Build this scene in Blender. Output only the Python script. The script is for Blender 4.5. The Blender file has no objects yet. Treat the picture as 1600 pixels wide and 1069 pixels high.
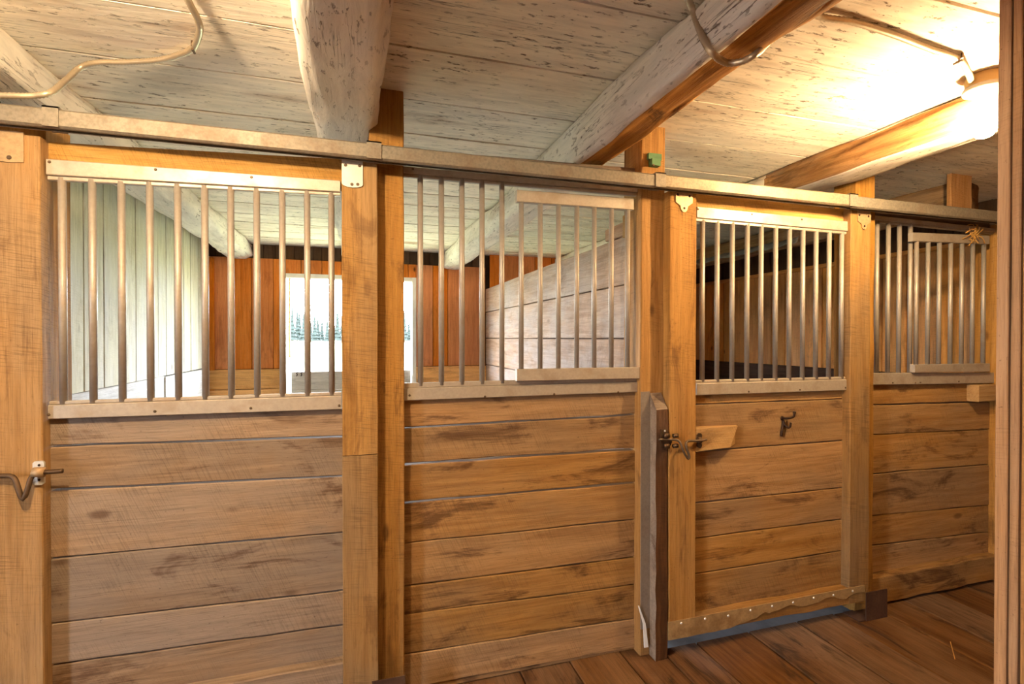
import bpy, math, random
from mathutils import Vector, noise

# ------------------------------------------------------------------ camera
FPX = 790.0                                   # focal length in pixels of the 1600 x 1069 frame
YAW = math.atan(240 / FPX)
PITCH = math.radians(0.47)
EYE = Vector((0, 0, 1.4))
scene = bpy.context.scene
COL = scene.collection
cam_d = bpy.data.cameras.new('camera')
cam_d.sensor_width = 36
cam_d.lens = 36 * FPX / 1600
cam_d.clip_start = 0.02
cam_d.clip_end = 2000
cam = bpy.data.objects.new('camera', cam_d)
COL.objects.link(cam)
cam.location = EYE
cam.rotation_euler = (math.pi / 2 - PITCH, 0, -YAW)
scene.camera = cam

# ------------------------------------------------------------------ world, lights, exposure
w = bpy.data.worlds.new('overcast_sky')
scene.world = w
w.use_nodes = True
bg = w.node_tree.nodes['Background']
bg.inputs['Color'].default_value = (0.80, 0.89, 1.0, 1)
bg.inputs['Strength'].default_value = 55.0


def area(name, loc, rot, sx, sy, portal=True):
    d = bpy.data.lights.new(name, 'AREA')
    d.shape = 'RECTANGLE'
    d.size, d.size_y = sx, sy
    d.cycles.is_portal = portal
    o = bpy.data.objects.new(name, d)
    o.location, o.rotation_euler = loc, rot
    COL.objects.link(o)
    return o


area('stall_opening_portal', (-0.07, 5.66, 1.53), (math.radians(-90), 0, 0), 1.23, 0.95)
area('unseen_stall_opening_portal', (1.75, 5.66, 1.48), (math.radians(-90), 0, 0), 0.4, 0.84)  # assumed opening, out of sight, added to send daylight under the right door
area('aisle_door_portal', (-3.66, -0.35, 1.05), (0, math.radians(-90), 0), 2.1, 0.5)


def bulb_light(name, loc, watts, color, r=0.035):
    d = bpy.data.lights.new(name, 'POINT')
    d.energy, d.color, d.shadow_soft_size = watts, color, r
    o = bpy.data.objects.new(name, d)
    o.location = loc
    COL.objects.link(o)


WARM = (1.0, 0.60, 0.27)
bulb_light('aisle_bulb_above_view', (-0.62, 0.78, 2.2), 108, (1.0, 0.76, 0.46))
BULB_STRENGTH = 1450
scene.view_settings.view_transform = 'Standard'
scene.view_settings.look = 'None'
scene.view_settings.gamma = 1
scene.view_settings.use_curve_mapping = False
scene.view_settings.exposure = 0.12

# ------------------------------------------------------------------ measuring: where a sight line meets a plane of the room
CP, SP, CY, SY = math.cos(PITCH), math.sin(PITCH), math.cos(YAW), math.sin(YAW)
FWD = Vector((SY * CP, CY * CP, -SP))
UPV = Vector((SY * SP, CY * SP, CP))
RGT = Vector((CY, -SY, 0))


def ray(u, v):
    return FWD + RGT * ((u - 800) / FPX) - UPV * ((v - 534.5) / FPX)


def on(u, v, x=None, y=None, z=None):
    r = ray(u, v)
    t = (x / r.x) if x is not None else (y / r.y) if y is not None else ((z - 1.4) / r.z)
    return EYE + r * t


def zat(u, v, y):
    return on(u, v, y=y).z


def xat(u, y, v=530):
    return on(u, v, y=y).x


# ------------------------------------------------------------------ objects
R = random.Random(11)


def wloc(o):
    p = Vector(o.location)
    while o.parent:
        o = o.parent
        p += Vector(o.location)
    return p


def empty(name, loc=(0, 0, 0), parent=None):
    o = bpy.data.objects.new(name, None)
    o.empty_display_size = 0.1
    COL.objects.link(o)
    if parent:
        o.parent = parent
        o.location = Vector(loc) - wloc(parent)
    else:
        o.location = loc
    return o


def tag(o, label=None, cat=None, group=None, kind=None):
    if label: o['label'] = label
    if cat: o['category'] = cat
    if group: o['group'] = group
    if kind: o['kind'] = kind
    return o


def thing(name, loc, label, cat, group=None):
    return tag(empty(name, loc), label, cat, group, 'thing')


def setting(name, loc=(0, 0, 0)):
    return tag(empty(name, loc), kind='structure')


def link(name, V, Fc, mats, parent=None, mi=None, smooth=False, origin=None):
    """one mesh object from world-space vertices; its origin sits at the centre of its box"""
    lo = [min(v[i] for v in V) for i in range(3)]
    hi = [max(v[i] for v in V) for i in range(3)]
    c = Vector(origin) if origin else Vector([(a + b) / 2 for a, b in zip(lo, hi)])
    me = bpy.data.meshes.new(name)
    me.from_pydata([tuple(Vector(v) - c) for v in V], [], Fc)
    for m in (mats if isinstance(mats, (list, tuple)) else [mats]):
        me.materials.append(m)
    if mi: me.polygons.foreach_set('material_index', mi)
    if smooth: me.polygons.foreach_set('use_smooth', [True] * len(me.polygons))
    me.update()
    o = bpy.data.objects.new(name, me)
    COL.objects.link(o)
    if parent:
        o.parent = parent
        o.location = c - wloc(parent)
    else:
        o.location = c
    return o


def box_vf(x0, x1, y0, y1, z0, z1):
    V = [(x, y, z) for x in (x0, x1) for y in (y0, y1) for z in (z0, z1)]
    return V, [(0, 1, 3, 2), (4, 6, 7, 5), (0, 4, 5, 1), (2, 3, 7, 6), (0, 2, 6, 4), (1, 5, 7, 3)]


class MB:
    def __init__(s): s.V, s.F = [], []

    def add(s, V, F):
        k = len(s.V)
        s.V += list(V)
        s.F += [tuple(i + k for i in f) for f in F]
        return s

    def box(s, *e): return s.add(*box_vf(*e))

    def obj(s, name, mat, parent=None, **k): return link(name, s.V, s.F, mat, parent, **k)


def rings_vf(rings, caps=True):
    n = len(rings[0])
    V = [p for r in rings for p in r]
    F = []
    for i in range(len(rings) - 1):
        for j in range(n):
            a, b = i * n + j, i * n + (j + 1) % n
            F.append((a, b, b + n, a + n))
    if caps:
        F.append(tuple(range(n))[::-1])
        F.append(tuple((len(rings) - 1) * n + j for j in range(n)))
    return V, F


def slab(name, e, axis, mat, parent=None, n=3, jit=0.0015, ch=0.004, taper=0.0, bow=0.0):
    """a sawn board or post filling extents e, long way along axis, edges eased and a little uneven"""
    x0, x1, y0, y1, z0, z1 = e
    k = 'XYZ'.index(axis)
    lo, hi = [x0, y0, z0], [x1, y1, z1]
    o = [i for i in range(3) if i != k]
    rings = []
    for i in range(n + 1):
        t = lo[k] + (hi[k] - lo[k]) * i / n
        a0, a1 = lo[o[0]] + R.uniform(-jit, jit), hi[o[0]] + R.uniform(-jit, jit)
        b0, b1 = lo[o[1]] + R.uniform(-jit, jit), hi[o[1]] + R.uniform(-jit, jit)
        c = min(ch, (a1 - a0) * .3, (b1 - b0) * .3)
        pts = [(a0 + c, b0), (a1 - c, b0), (a1, b0 + c), (a1, b1 - c), (a1 - c, b1), (a0 + c, b1), (a0, b1 - c), (a0, b0 + c)] if ch else [(a0, b0), (a1, b0), (a1, b1), (a0, b1)]
        r = []
        for p in pts:
            q = [0, 0, 0]
            q[k], q[o[0]], q[o[1]] = t, p[0], p[1]
            r.append(tuple(q))
        rings.append(r)
    if k == 1: rings = rings[::-1]
    V, F = rings_vf(rings)
    return link(name, V, F, mat, parent)


def front_board(name, mat, u0, u1, vt, vb, y, th, parent, n=7, jit=0.0022, gap=0.0012, x0=None, x1=None, ch=0.003):
    """a horizontal board of the stall front: its edges run between the heights seen at u0 and u1"""
    X0, X1 = xat(u0, y), xat(u1, y)
    t0, t1, b0, b1 = zat(u0, vt[0], y), zat(u1, vt[1], y), zat(u0, vb[0], y), zat(u1, vb[1], y)
    rings = []
    ex0, ex1 = (X0 if x0 is None else x0), (X1 if x1 is None else x1)
    dy = R.uniform(-0.002, 0.002)
    for i in range(n + 1):
        x = ex0 + (ex1 - ex0) * i / n
        f = (x - X0) / (X1 - X0)
        zt = t0 + (t1 - t0) * f - gap + R.uniform(-jit, jit) * .7
        zb = b0 + (b1 - b0) * f + gap + R.uniform(-jit, jit) * .7
        ya = y + dy + R.uniform(-.0008, .0008)
        yb = y + th
        rings.append([(x, ya, zb + ch), (x, ya + ch, zb), (x, yb, zb), (x, yb, zt), (x, ya + ch, zt), (x, ya, zt - ch)])
    V, F = rings_vf([r[::-1] for r in rings])
    return link(name, V, F, mat, parent)


def cyl(mb, p, q, r, n=12, r2=None, caps=True):
    p, q = Vector(p), Vector(q)
    d = (q - p).normalized()
    a = d.orthogonal().normalized()
    b = d.cross(a)
    rr = [r, r if r2 is None else r2]
    rings = [[tuple(c + (a * math.cos(2 * math.pi * j / n) + b * math.sin(2 * math.pi * j / n)) * rad) for j in range(n)] for c, rad in zip((p, q), rr)]
    return mb.add(*rings_vf(rings, caps))


def spline(pts, ds):
    P = [Vector(p) for p in pts]
    P = [P[0] * 2 - P[1]] + P + [P[-1] * 2 - P[-2]]
    dense = []
    for i in range(1, len(P) - 2):
        for s in range(40):
            t = s / 40
            a, b, c, d = P[i - 1], P[i], P[i + 1], P[i + 2]
            dense.append(0.5 * ((2 * b) + (c - a) * t + (2 * a - 5 * b + 4 * c - d) * t * t + (3 * b - a - 3 * c + d) * t ** 3))
    dense.append(P[-2])
    out, acc = [dense[0]], 0
    for a, b in zip(dense, dense[1:]):
        acc += (b - a).length
        if acc >= ds:
            out.append(b)
            acc = 0
    if (out[-1] - dense[-1]).length > 1e-4: out.append(dense[-1])
    return out


def tube_vf(pts, r, n=8, ds=0.02, ridge=None):
    P = spline(pts, ds)
    T = [(P[min(i + 1, len(P) - 1)] - P[max(i - 1, 0)]).normalized() for i in range(len(P))]
    a = T[0].orthogonal().normalized()
    rings = []
    for i, (p, t) in enumerate(zip(P, T)):
        a = (a - t * a.dot(t)).normalized()
        b = t.cross(a)
        rad = r * (ridge if (ridge and i % 2) else 1)
        rings.append([tuple(p + (a * math.cos(2 * math.pi * j / n) + b * math.sin(2 * math.pi * j / n)) * rad) for j in range(n)])
    return rings_vf(rings)


def poly_xz(pts, y0, y1):
    """an outline in the plane of the stall front, cut out of a plate reaching from y0 (front) to y1"""
    n = len(pts)
    A = sum(pts[i][0] * pts[(i + 1) % n][1] - pts[(i + 1) % n][0] * pts[i][1] for i in range(n))
    if A < 0: pts = pts[::-1]
    V = [(x, y0, z) for x, z in pts] + [(x, y1, z) for x, z in pts]
    F = [tuple(range(n)), tuple(range(2 * n - 1, n - 1, -1))]
    F += [(i, i + n, (i + 1) % n + n, (i + 1) % n) for i in range(n)]
    return V, F


# ------------------------------------------------------------------ materials
def lin(c):
    return tuple(((v / 255) / 12.92 if v <= 10 else ((v / 255 + 0.055) / 1.055) ** 2.4) for v in c) + (1,)


class NT:
    def __init__(s, name):
        s.m = bpy.data.materials.new(name)
        s.m.use_nodes = True
        s.t = s.m.node_tree
        s.b = s.t.nodes['Principled BSDF']

    def n(s, typ, props=None, **ins):
        nd = s.t.nodes.new(typ)
        for k, v in (props or {}).items(): setattr(nd, k, v)
        for k, v in ins.items():
            key = int(k[1:]) if k[0] == 'i' and k[1:].isdigit() else k.replace('_', ' ')
            s.put(nd.inputs[key], v)
        return nd

    def put(s, sock, v):
        if isinstance(v, bpy.types.NodeSocket): s.t.links.new(v, sock)
        else: sock.default_value = v

    def math(s, op, a, b=0.5, clamp=False):
        nd = s.n('ShaderNodeMath', {'operation': op, 'use_clamp': clamp}, i0=a, i1=b)
        return nd.outputs[0]

    def mix(s, f, a, b, mode='MIX'):
        nd = s.n('ShaderNodeMix', {'data_type': 'RGBA', 'blend_type': mode})
        s.put(nd.inputs[0], f); s.put(nd.inputs[6], a); s.put(nd.inputs[7], b)
        return nd.outputs[2]

    def ramp(s, v, lo, hi, a=0.0, b=1.0):
        nd = s.n('ShaderNodeMapRange', {'interpolation_type': 'SMOOTHSTEP'}, i0=v, i1=lo, i2=hi, i3=a, i4=b)
        return nd.outputs[0]

    def coords(s, scale):
        tc = s.n('ShaderNodeTexCoord')
        oi = s.n('ShaderNodeObjectInfo')
        off = s.n('ShaderNodeVectorMath', {'operation': 'MULTIPLY_ADD'})
        s.t.links.new(oi.outputs['Random'], off.inputs[0])
        off.inputs[1].default_value = (37.0, 61.0, 23.0)
        s.t.links.new(tc.outputs['Object'], off.inputs[2])
        s.rand = oi.outputs['Random']
        s.obj = tc.outputs['Object']
        s.pos = off.outputs[0]
        return s.stretch(scale)

    def stretch(s, scale):
        m = s.n('ShaderNodeVectorMath', {'operation': 'MULTIPLY'}, i0=s.pos)
        m.inputs[1].default_value = scale
        return m.outputs[0]

    def noise(s, vec, scale, detail=4, rough=.55, dist=0.0):
        return s.n('ShaderNodeTexNoise', Vector=vec, Scale=scale, Detail=detail, Roughness=rough, Distortion=dist).outputs[0]

    def finish(s, col, rough, bump=None, strength=.3, dist=.004, metal=0.0, spec=.3):
        s.put(s.b.inputs['Base Color'], col)
        s.put(s.b.inputs['Roughness'], rough)
        s.put(s.b.inputs['Metallic'], metal)
        s.put(s.b.inputs['Specular IOR Level'], spec)
        if bump is not None:
            bp = s.n('ShaderNodeBump', Strength=strength, Distance=dist, Height=bump)
            s.t.links.new(bp.outputs[0], s.b.inputs['Normal'])
        return s.m


def axs(axis, along, across):
    return tuple(along if a == axis else across for a in 'XYZ')


def wood(name, axis, c1, c2, stain=(70, 42, 24), stain_amt=.55, grey=(150, 130, 115), grey_amt=.3, saw=.5, knots=.6, vary=.22):
    s = NT(name + '_' + axis.lower())
    grain = s.noise(s.coords(axs(axis, .9, 14)), 2.2, 7, .66, .8)
    fine = s.noise(s.stretch(axs(axis, 2.2, 110)), 2.0, 3, .6)
    hair = s.noise(s.stretch(axs(axis, 9, 300)), 2.0, 2, .6)
    spk = s.noise(s.stretch((55, 55, 55)), 2.0, 3, .7)
    col = s.mix(s.ramp(grain, .27, .73), lin(c1), lin(c2))
    # weathered grey patches
    gp = s.noise(s.stretch(axs(axis, .8, 2.0)), 1.5, 4, .6)
    col = s.mix(s.math('MULTIPLY', s.ramp(gp, .42, .64), grey_amt), col, lin(grey))
    # annual rings and hair-fine pores
    col = s.mix(s.math('MULTIPLY', s.ramp(fine, .48, .72), .34), col, lin(tuple(x * .5 for x in c1)))
    col = s.mix(s.math('MULTIPLY', s.ramp(hair, .50, .68), .2), col, lin(tuple(x * .42 for x in c1)))
    # dark stains where animals rub and water runs, broken up by the grain
    st = s.noise(s.stretch(axs(axis, 1.3, 4.0)), 1.9, 6, .68, .7)
    st = s.math('ADD', st, s.math('MULTIPLY', s.math('SUBTRACT', fine, .5), .16))
    col = s.mix(s.math('MULTIPLY', s.ramp(st, .53, .68), stain_amt), col, lin(stain))
    col = s.mix(s.math('MULTIPLY', s.ramp(spk, .63, .74), .5), col, lin(tuple(x * .6 for x in stain)))
    # knots
    vo = s.n('ShaderNodeTexVoronoi', {'feature': 'F1'}, Vector=s.stretch(axs(axis, 2.0, 4.5)), Scale=1.15)
    warp = s.math('ADD', vo.outputs['Distance'], s.math('MULTIPLY', grain, .10))
    col = s.mix(s.math('MULTIPLY', s.ramp(warp, .15, .085), knots), col, lin((58, 30, 14)))
    # board to board difference
    val = s.math('MULTIPLY_ADD', s.rand, vary)
    s.t.nodes[-1].inputs[2].default_value = 1 - vary * .5
    hs = s.n('ShaderNodeHueSaturation', Hue=.5, Value=val, Color=col)
    wn = s.n('ShaderNodeTexWhiteNoise', {'noise_dimensions': '1D'}, W=s.rand)
    s.put(hs.inputs['Saturation'], s.math('MULTIPLY_ADD', wn.outputs[0], .16))
    s.t.nodes[-1].inputs[2].default_value = .92
    # strokes of the circular saw, across the board and a little slanted
    k = 'XYZ'.index(axis)
    sep = s.n('ShaderNodeSeparateXYZ', Vector=s.pos).outputs
    other = [i for i in range(3) if i != k]
    lat = s.math('ADD', sep[other[0]], sep[other[1]])
    curve = s.math('MULTIPLY', s.math('MULTIPLY', lat, lat), .0)
    ph = s.math('MULTIPLY_ADD', lat, .14 if axis == 'Z' else .42)
    s.t.links.new(sep[k], s.t.nodes[-1].inputs[2])
    cv = s.n('ShaderNodeCombineXYZ', X=s.math('MULTIPLY', ph, 1.0), Y=s.math('MULTIPLY', lat, .045))
    sw = s.noise(cv.outputs[0], 250.0, 2, .5)
    swm = s.ramp(s.noise(s.stretch((2.6, 2.6, 2.6)), 1.3, 3), .40, .60)
    sawv = s.math('MULTIPLY', s.math('MULTIPLY', s.ramp(sw, .47, .66), swm), saw)
    col2 = s.mix(s.math('MULTIPLY', sawv, .52), hs.outputs[0], lin(tuple(x * .42 for x in c1)))
    h = s.math('ADD', s.math('MULTIPLY', grain, .8), s.math('SUBTRACT', s.math('MULTIPLY', s.math('ADD', fine, hair), -.35), s.math('MULTIPLY', sawv, .5)))
    return s.finish(col2, s.ramp(grain, .2, .8, .66, .88), h, .5, .0045, spec=.2)


def whitewash(name, axis, paint, dirt=(150, 128, 104), bare=(88, 62, 42), chips=.5, stains=(150, 96, 44), stain_amt=.5, streak=14, bump=.8):
    s = NT(name + '_' + axis.lower())
    v = s.coords(axs(axis, 1.6, streak))
    grain = s.noise(v, 2.0, 6, .65, .5)
    col = s.mix(s.ramp(grain, .35, .7), lin(paint), lin(tuple(x * .9 for x in paint)))
    d = s.noise(s.stretch(axs(axis, 1.0, 2.2)), 1.7, 6, .65)
    col = s.mix(s.math('MULTIPLY', s.ramp(d, .48, .78), .5), col, lin(dirt))
    st = s.noise(s.stretch(axs(axis, .7, 3.0)), 1.6, 4, .6)
    col = s.mix(s.math('MULTIPLY', s.ramp(st, .58, .74), stain_amt), col, lin(stains))
    # flaked spots and pits
    ch = s.noise(s.stretch(axs(axis, 9, 26)), 2.1, 5, .65)
    area_ = s.ramp(s.noise(s.stretch((2, 2, 2)), 1.1, 3), .38, .62, .35, 1.0)
    cm = s.math('MULTIPLY', s.ramp(ch, .585, .66), s.math('MULTIPLY', area_, chips))
    col = s.mix(cm, col, lin(bare))
    crack = s.noise(s.stretch(axs(axis, 1.1, 34)), 2.0, 3, .5)
    ck = s.ramp(s.math('ABSOLUTE', s.math('SUBTRACT', crack, .5)), .012, .0)
    ck = s.math('MULTIPLY', ck, s.ramp(s.noise(s.stretch(axs(axis, .9, 5)), 1.4, 2), .5, .62))
    col = s.mix(s.math('MULTIPLY', ck, .8), col, lin(tuple(x * .6 for x in bare)))
    val = s.math('MULTIPLY_ADD', s.rand, .12)
    s.t.nodes[-1].inputs[2].default_value = .94
    col = s.n('ShaderNodeHueSaturation', Hue=.5, Saturation=1.0, Value=val, Color=col).outputs[0]
    h = s.math('SUBTRACT', s.math('MULTIPLY', grain, .8), s.math('MULTIPLY', s.math('ADD', cm, ck), .7))
    return s.finish(col, .85, h, bump, .006, spec=.15)


def metal(name, c, rough=.45, metallic=.8, speck=.25, rust=0.0, dirt=(120, 95, 72), dirt_amt=.25):
    s = NT(name)
    s.coords((1, 1, 1))
    a = s.noise(s.stretch((60, 60, 60)), 1.6, 3, .6)
    b = s.noise(s.stretch((5, 5, 5)), 1.5, 5, .6)
    col = s.mix(s.math('MULTIPLY', s.ramp(a, .35, .7), speck), lin(c), lin(tuple(x * .6 for x in c)))
    col = s.mix(s.math('MULTIPLY', s.ramp(b, .48, .7), dirt_amt), col, lin(dirt))
    met = metallic
    if rust:
        r = s.ramp(s.noise(s.stretch((2.2, 8, 8)), 1.3, 5, .65), .60, .68)
        col = s.mix(s.math('MULTIPLY', r, rust), col, lin((130, 66, 26)))
        met = s.math('MULTIPLY_ADD', r, -metallic * rust)
        s.t.nodes[-1].inputs[2].default_value = metallic
    return s.finish(col, s.ramp(b, .3, .7, rough - .06, rough + .14), a, .12, .002, met, .5)


def plain(name, c, rough=.7, metallic=0.0, var=.3, scale=12, emit=0):
    s = NT(name)
    s.coords((1, 1, 1))
    a = s.noise(s.stretch((scale,) * 3), 1.5, 4, .6)
    col = s.mix(s.math('MULTIPLY', s.ramp(a, .35, .7), var), lin(c), lin(tuple(x * .5 for x in c)))
    m = s.finish(col, rough, a, .2, .003, metallic)
    if emit:
        s.b.inputs['Emission Color'].default_value = emit[0]
        s.b.inputs['Emission Strength'].default_value = emit[1]
    return m


OAK = dict(c1=(176, 134, 84), c2=(142, 102, 58))
M = {}
for A in 'XYZ':
    M['oak' + A] = wood('honey_oak', A, **OAK, grey=(134, 114, 90), grey_amt=.4, stain_amt=.75)
    M['pine' + A] = wood('knotty_pine', A, (240, 182, 112), (214, 150, 86), grey_amt=.1, knots=.9, stain_amt=.3, saw=.3, vary=.5)
    M['dark' + A] = wood('dark_old_wood', A, (92, 66, 46), (62, 42, 28), stain_amt=.6, grey=(96, 84, 74), grey_amt=.4, vary=.4)
M['doorX'] = wood('weathered_oak', 'X', (158, 132, 106), (124, 100, 78), grey=(132, 120, 110), grey_amt=.6, stain=(70, 44, 28), stain_amt=.75)
M['stileZ'] = wood('stile_oak', 'Z', (166, 128, 82), (138, 102, 60), grey=(132, 114, 92), grey_amt=.45, saw=.7, knots=.35, stain_amt=.4)
M['postZ'] = wood('post_oak', 'Z', (178, 130, 64), (146, 100, 42), grey=(140, 110, 72), grey_amt=.3, saw=.5, stain_amt=.55)
M['orangeX'] = wood('orange_pine', 'X', (188, 148, 92), (166, 122, 66), grey_amt=.1, stain_amt=.3)
M['barkZ'] = wood('dark_hewn_wood', 'Z', (96, 62, 36), (60, 38, 22), stain=(36, 20, 12), grey_amt=.15, vary=.1)
M['greyX'] = wood('grey_barn_board', 'X', (206, 196, 182), (172, 160, 146), grey=(205, 198, 190), grey_amt=.5, stain_amt=.5, saw=.2)
M['stopX'] = wood('old_grey_edge', 'X', (150, 132, 116), (116, 98, 84), grey=(150, 140, 130), grey_amt=.5, stain_amt=.6, saw=0)
M['partY'] = wood('pale_partition_oak', 'Y', (196, 164, 138), (166, 132, 106), grey=(176, 164, 158), grey_amt=.6, stain=(120, 84, 58), stain_amt=.45, knots=.35)
M['paleZ'] = wood('pale_wall_pine', 'Z', (214, 208, 182), (194, 186, 156), grey=(205, 202, 198), grey_amt=.5, stain=(150, 132, 96), stain_amt=.35, saw=.2, knots=.7)
M['paleY'] = wood('pale_kick_board', 'Y', (206, 202, 194), (188, 182, 172), grey=(205, 203, 200), grey_amt=.5, stain=(150, 140, 124), stain_amt=.3, saw=.2, knots=.5)
M['redZ'] = wood('red_pine_board', 'Z', (226, 142, 78), (200, 114, 56), grey=(206, 140, 88), grey_amt=.2, stain=(110, 56, 26), stain_amt=.35, saw=.15, knots=.9)
M['floorY'] = wood('worn_floor', 'Y', (106, 70, 36), (70, 43, 21), stain=(38, 24, 14), stain_amt=.8, grey=(140, 112, 86), grey_amt=.4, saw=.25, knots=.4)
M['jambZ'] = wood('jamb_pine', 'Z', (178, 134, 90), (154, 110, 68), grey_amt=.2, saw=.3, knots=.8, stain_amt=.2)
M['ceilX'] = whitewash('whitewashed_ceiling', 'X', (248, 236, 218), dirt=(172, 142, 112), chips=.85, stain_amt=.6)
M['logY'] = whitewash('whitewashed_log', 'Y', (240, 230, 216), dirt=(190, 170, 150), chips=.7, stain_amt=.25, streak=9, bump=1.0)
M['logbareY'] = wood('bare_split_log', 'Y', (206, 150, 84), (150, 98, 50), stain=(48, 28, 16), stain_amt=.8, grey_amt=.25, saw=0, knots=.3)
M['logoldY'] = wood('weathered_log', 'Y', (176, 136, 92), (126, 90, 56), stain=(66, 44, 28), stain_amt=.6, grey=(140, 128, 118), grey_amt=.5, saw=0, knots=.4)
M['galv'] = metal('galvanised_track', (138, 128, 114), .55, .45, .4, dirt_amt=.5)
M['galvrust'] = metal('rust_streaked_track', (142, 128, 108), .55, .45, .4, rust=.85)
M['chan'] = metal('galvanised_channel', (178, 166, 152), .5, .45, .14, dirt=(146, 122, 98), dirt_amt=.45)
M['bar'] = metal('steel_bar', (170, 160, 150), .5, .5, .12, dirt=(150, 120, 92), dirt_amt=.35)
M['zinc'] = metal('zinc_plate', (222, 216, 206), .4, .5, .1, dirt_amt=.15)
M['plate'] = metal('dull_hanger_plate', (188, 156, 116), .5, .5, .3, rust=.3)
M['iron'] = metal('brown_iron', (92, 70, 50), .5, .7, .3, rust=.5)
M['black'] = metal('blackened_iron', (50, 28, 16), .45, .6, .3)
M['kick'] = metal('stained_sheet_metal', (188, 156, 108), .5, .35, .3, rust=.2, dirt=(120, 84, 50), dirt_amt=.6)
M['rustplate'] = metal('dark_rusty_plate', (84, 58, 44), .6, .4, .4, rust=.3)
M['flash'] = metal('grey_flashing', (150, 138, 126), .5, .4, .2)
M['flex'] = metal('armoured_cable', (196, 178, 152), .42, .6, .1)
M['screw'] = metal('screw_head', (104, 86, 68), .5, .6, .2)
M['green'] = plain('green_paint', (92, 132, 92), .6)
M['porcelain'] = plain('white_porcelain', (236, 228, 210), .25, var=.05)
M['tan'] = plain('tan_box', (206, 170, 112), .5, var=.15)
M['bulb'] = plain('lit_bulb', (255, 250, 240), .3, var=0, emit=((1.0, .70, .36, 1), BULB_STRENGTH))
M['white'] = plain('white_trim_paint', (232, 230, 226), .6, var=.1)
M['plastic'] = plain('clear_torn_plastic', (150, 150, 150), .12, var=.3)
M['straw'] = plain('dry_straw', (186, 140, 70), .8, var=.3)
M['concrete'] = plain('grey_stall_floor', (128, 132, 140), .9, var=.4, scale=5)
M['slabwood'] = plain('rough_sheathing', (52, 36, 25), .9, var=.5)
M['field'] = plain('field_grass', (136, 140, 104), .95, var=.3, scale=.3)
M['yard'] = plain('gravel_yard', (140, 134, 126), .95, var=.3, scale=2)
M['needles'] = plain('conifer_needles', (20, 28, 24), .9, var=.4, scale=3)
M['leaf'] = plain('pale_leaves', (92, 132, 70), .9, var=.4, scale=6)
M['trunk'] = plain('tree_bark', (82, 66, 52), .9)

# ------------------------------------------------------------------ setting: floor, ceiling, walls
YS = 2.0                                       # front face of the fixed stall panels
ZC = 2.33                                      # underside of the ceiling boards
XL, XR, XP, YB = -1.38, 4.08, 1.36, 5.5        # stall left wall, right wall, partition, back wall
AL, AF = -3.6, -1.6                            # aisle end and the wall behind the camera

floor = setting('floor', (0, 1.9, 0))
MB().box(AL, XR + .1, AF, 2.1, -.12, -.05).box(AL, XR + .1, 1.96, YB + .1, -.12, -.03).obj('subfloor', M['concrete'], floor)
xs = [.645, .87, 1.112, 1.296, 1.482, 1.775, 2.065, 2.30, 2.56, 2.78, 3.04, 3.29, 3.52, 3.78, XR]
xx = [.645]
while xx[0] > AL + .2: xx.insert(0, xx[0] - R.choice((.2, .22, .24, .26)))
xx[0] = AL
xs = xx[:-1] + xs
for a, b in zip(xs, xs[1:]):
    o = slab('plank', (a + .003, b - .003, AF, 1.966 if 1.29 < (a + b) / 2 < 2.5 else 2.035, -.05, R.uniform(-.002, .002)), 'Y', M['floorY'], floor, n=6, jit=.0015, ch=.004)

ceiling = setting('ceiling', (0, 2, ZC))
MB().box(AL - .1, XR + .1, AF - .1, YB + .2, ZC + .035, ZC + .12).obj('loft_deck', M['slabwood'], ceiling)
bays = [(AL, -1.1, -.02), (-1.1, -.06, 0.0), (-.06, .97, -.012), (.97, 2.28, .045), (2.28, 3.45, .02), (3.45, XR, -.03)]
for x0, x1, off in bays:
    y = 1.30 + off
    ys = [y]
    while ys[-1] < YB - .1: ys.append(ys[-1] + R.choice((.335, .35, .36)) if ys[-1] < 2.4 else ys[-1] + R.choice((.26, .3, .33)))
    ys[-1] = YB + .1
    while ys[0] > AF + .1: ys.insert(0, ys[0] - .35)
    for a, b in zip(ys, ys[1:]):
        g = R.uniform(.0025, .006) if a < 2.3 else R.uniform(.006, .011)
        slab('plank', (x0, x1, a + g, b - g, ZC + R.uniform(-.0006, .0006), ZC + .034), 'X', M['ceilX'], ceiling, n=7, jit=.0011, ch=0)


def wall(name, loc): return setting(name, loc)


# back wall with the half-door opening, and an unseen slot added for far-stall daylight
wb = wall('wall_back', (0, YB, 0))
OX0, OX1, OZ1 = -.69, .55, 2.0
MB().box(XL - .1, OX0, YB + .05, YB + .09, -.12, ZC + .03).box(OX1, 1.55, YB + .05, YB + .09, -.12, ZC + .03).box(1.95, XR + .1, YB + .05, YB + .09, -.12, ZC + .03).box(1.55, 1.95, YB + .05, YB + .09, -.12, 1.06).box(1.55, 1.95, YB + .05, YB + .09, 1.9, ZC + .03).box(OX0, OX1, YB + .05, YB + .09, OZ1, ZC + .03).obj('sheathing', M['slabwood'], wb)


def vboards(parent, mat, x0, x1, z0, z1, y, wmin, wmax, th=.025, zj=0):
    x = x0
    while x < x1 - .02:
        wd = min(R.uniform(wmin, wmax), x1 - x)
        if x1 - x - wd < .05: wd = x1 - x
        slab('plank', (x + .0022, x + wd - .0022, y + R.uniform(-.002, .002), y + th, z0, z1 - R.uniform(0, zj)), 'Z', mat, parent, n=2, jit=.0012, ch=.004)
        x += wd


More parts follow.
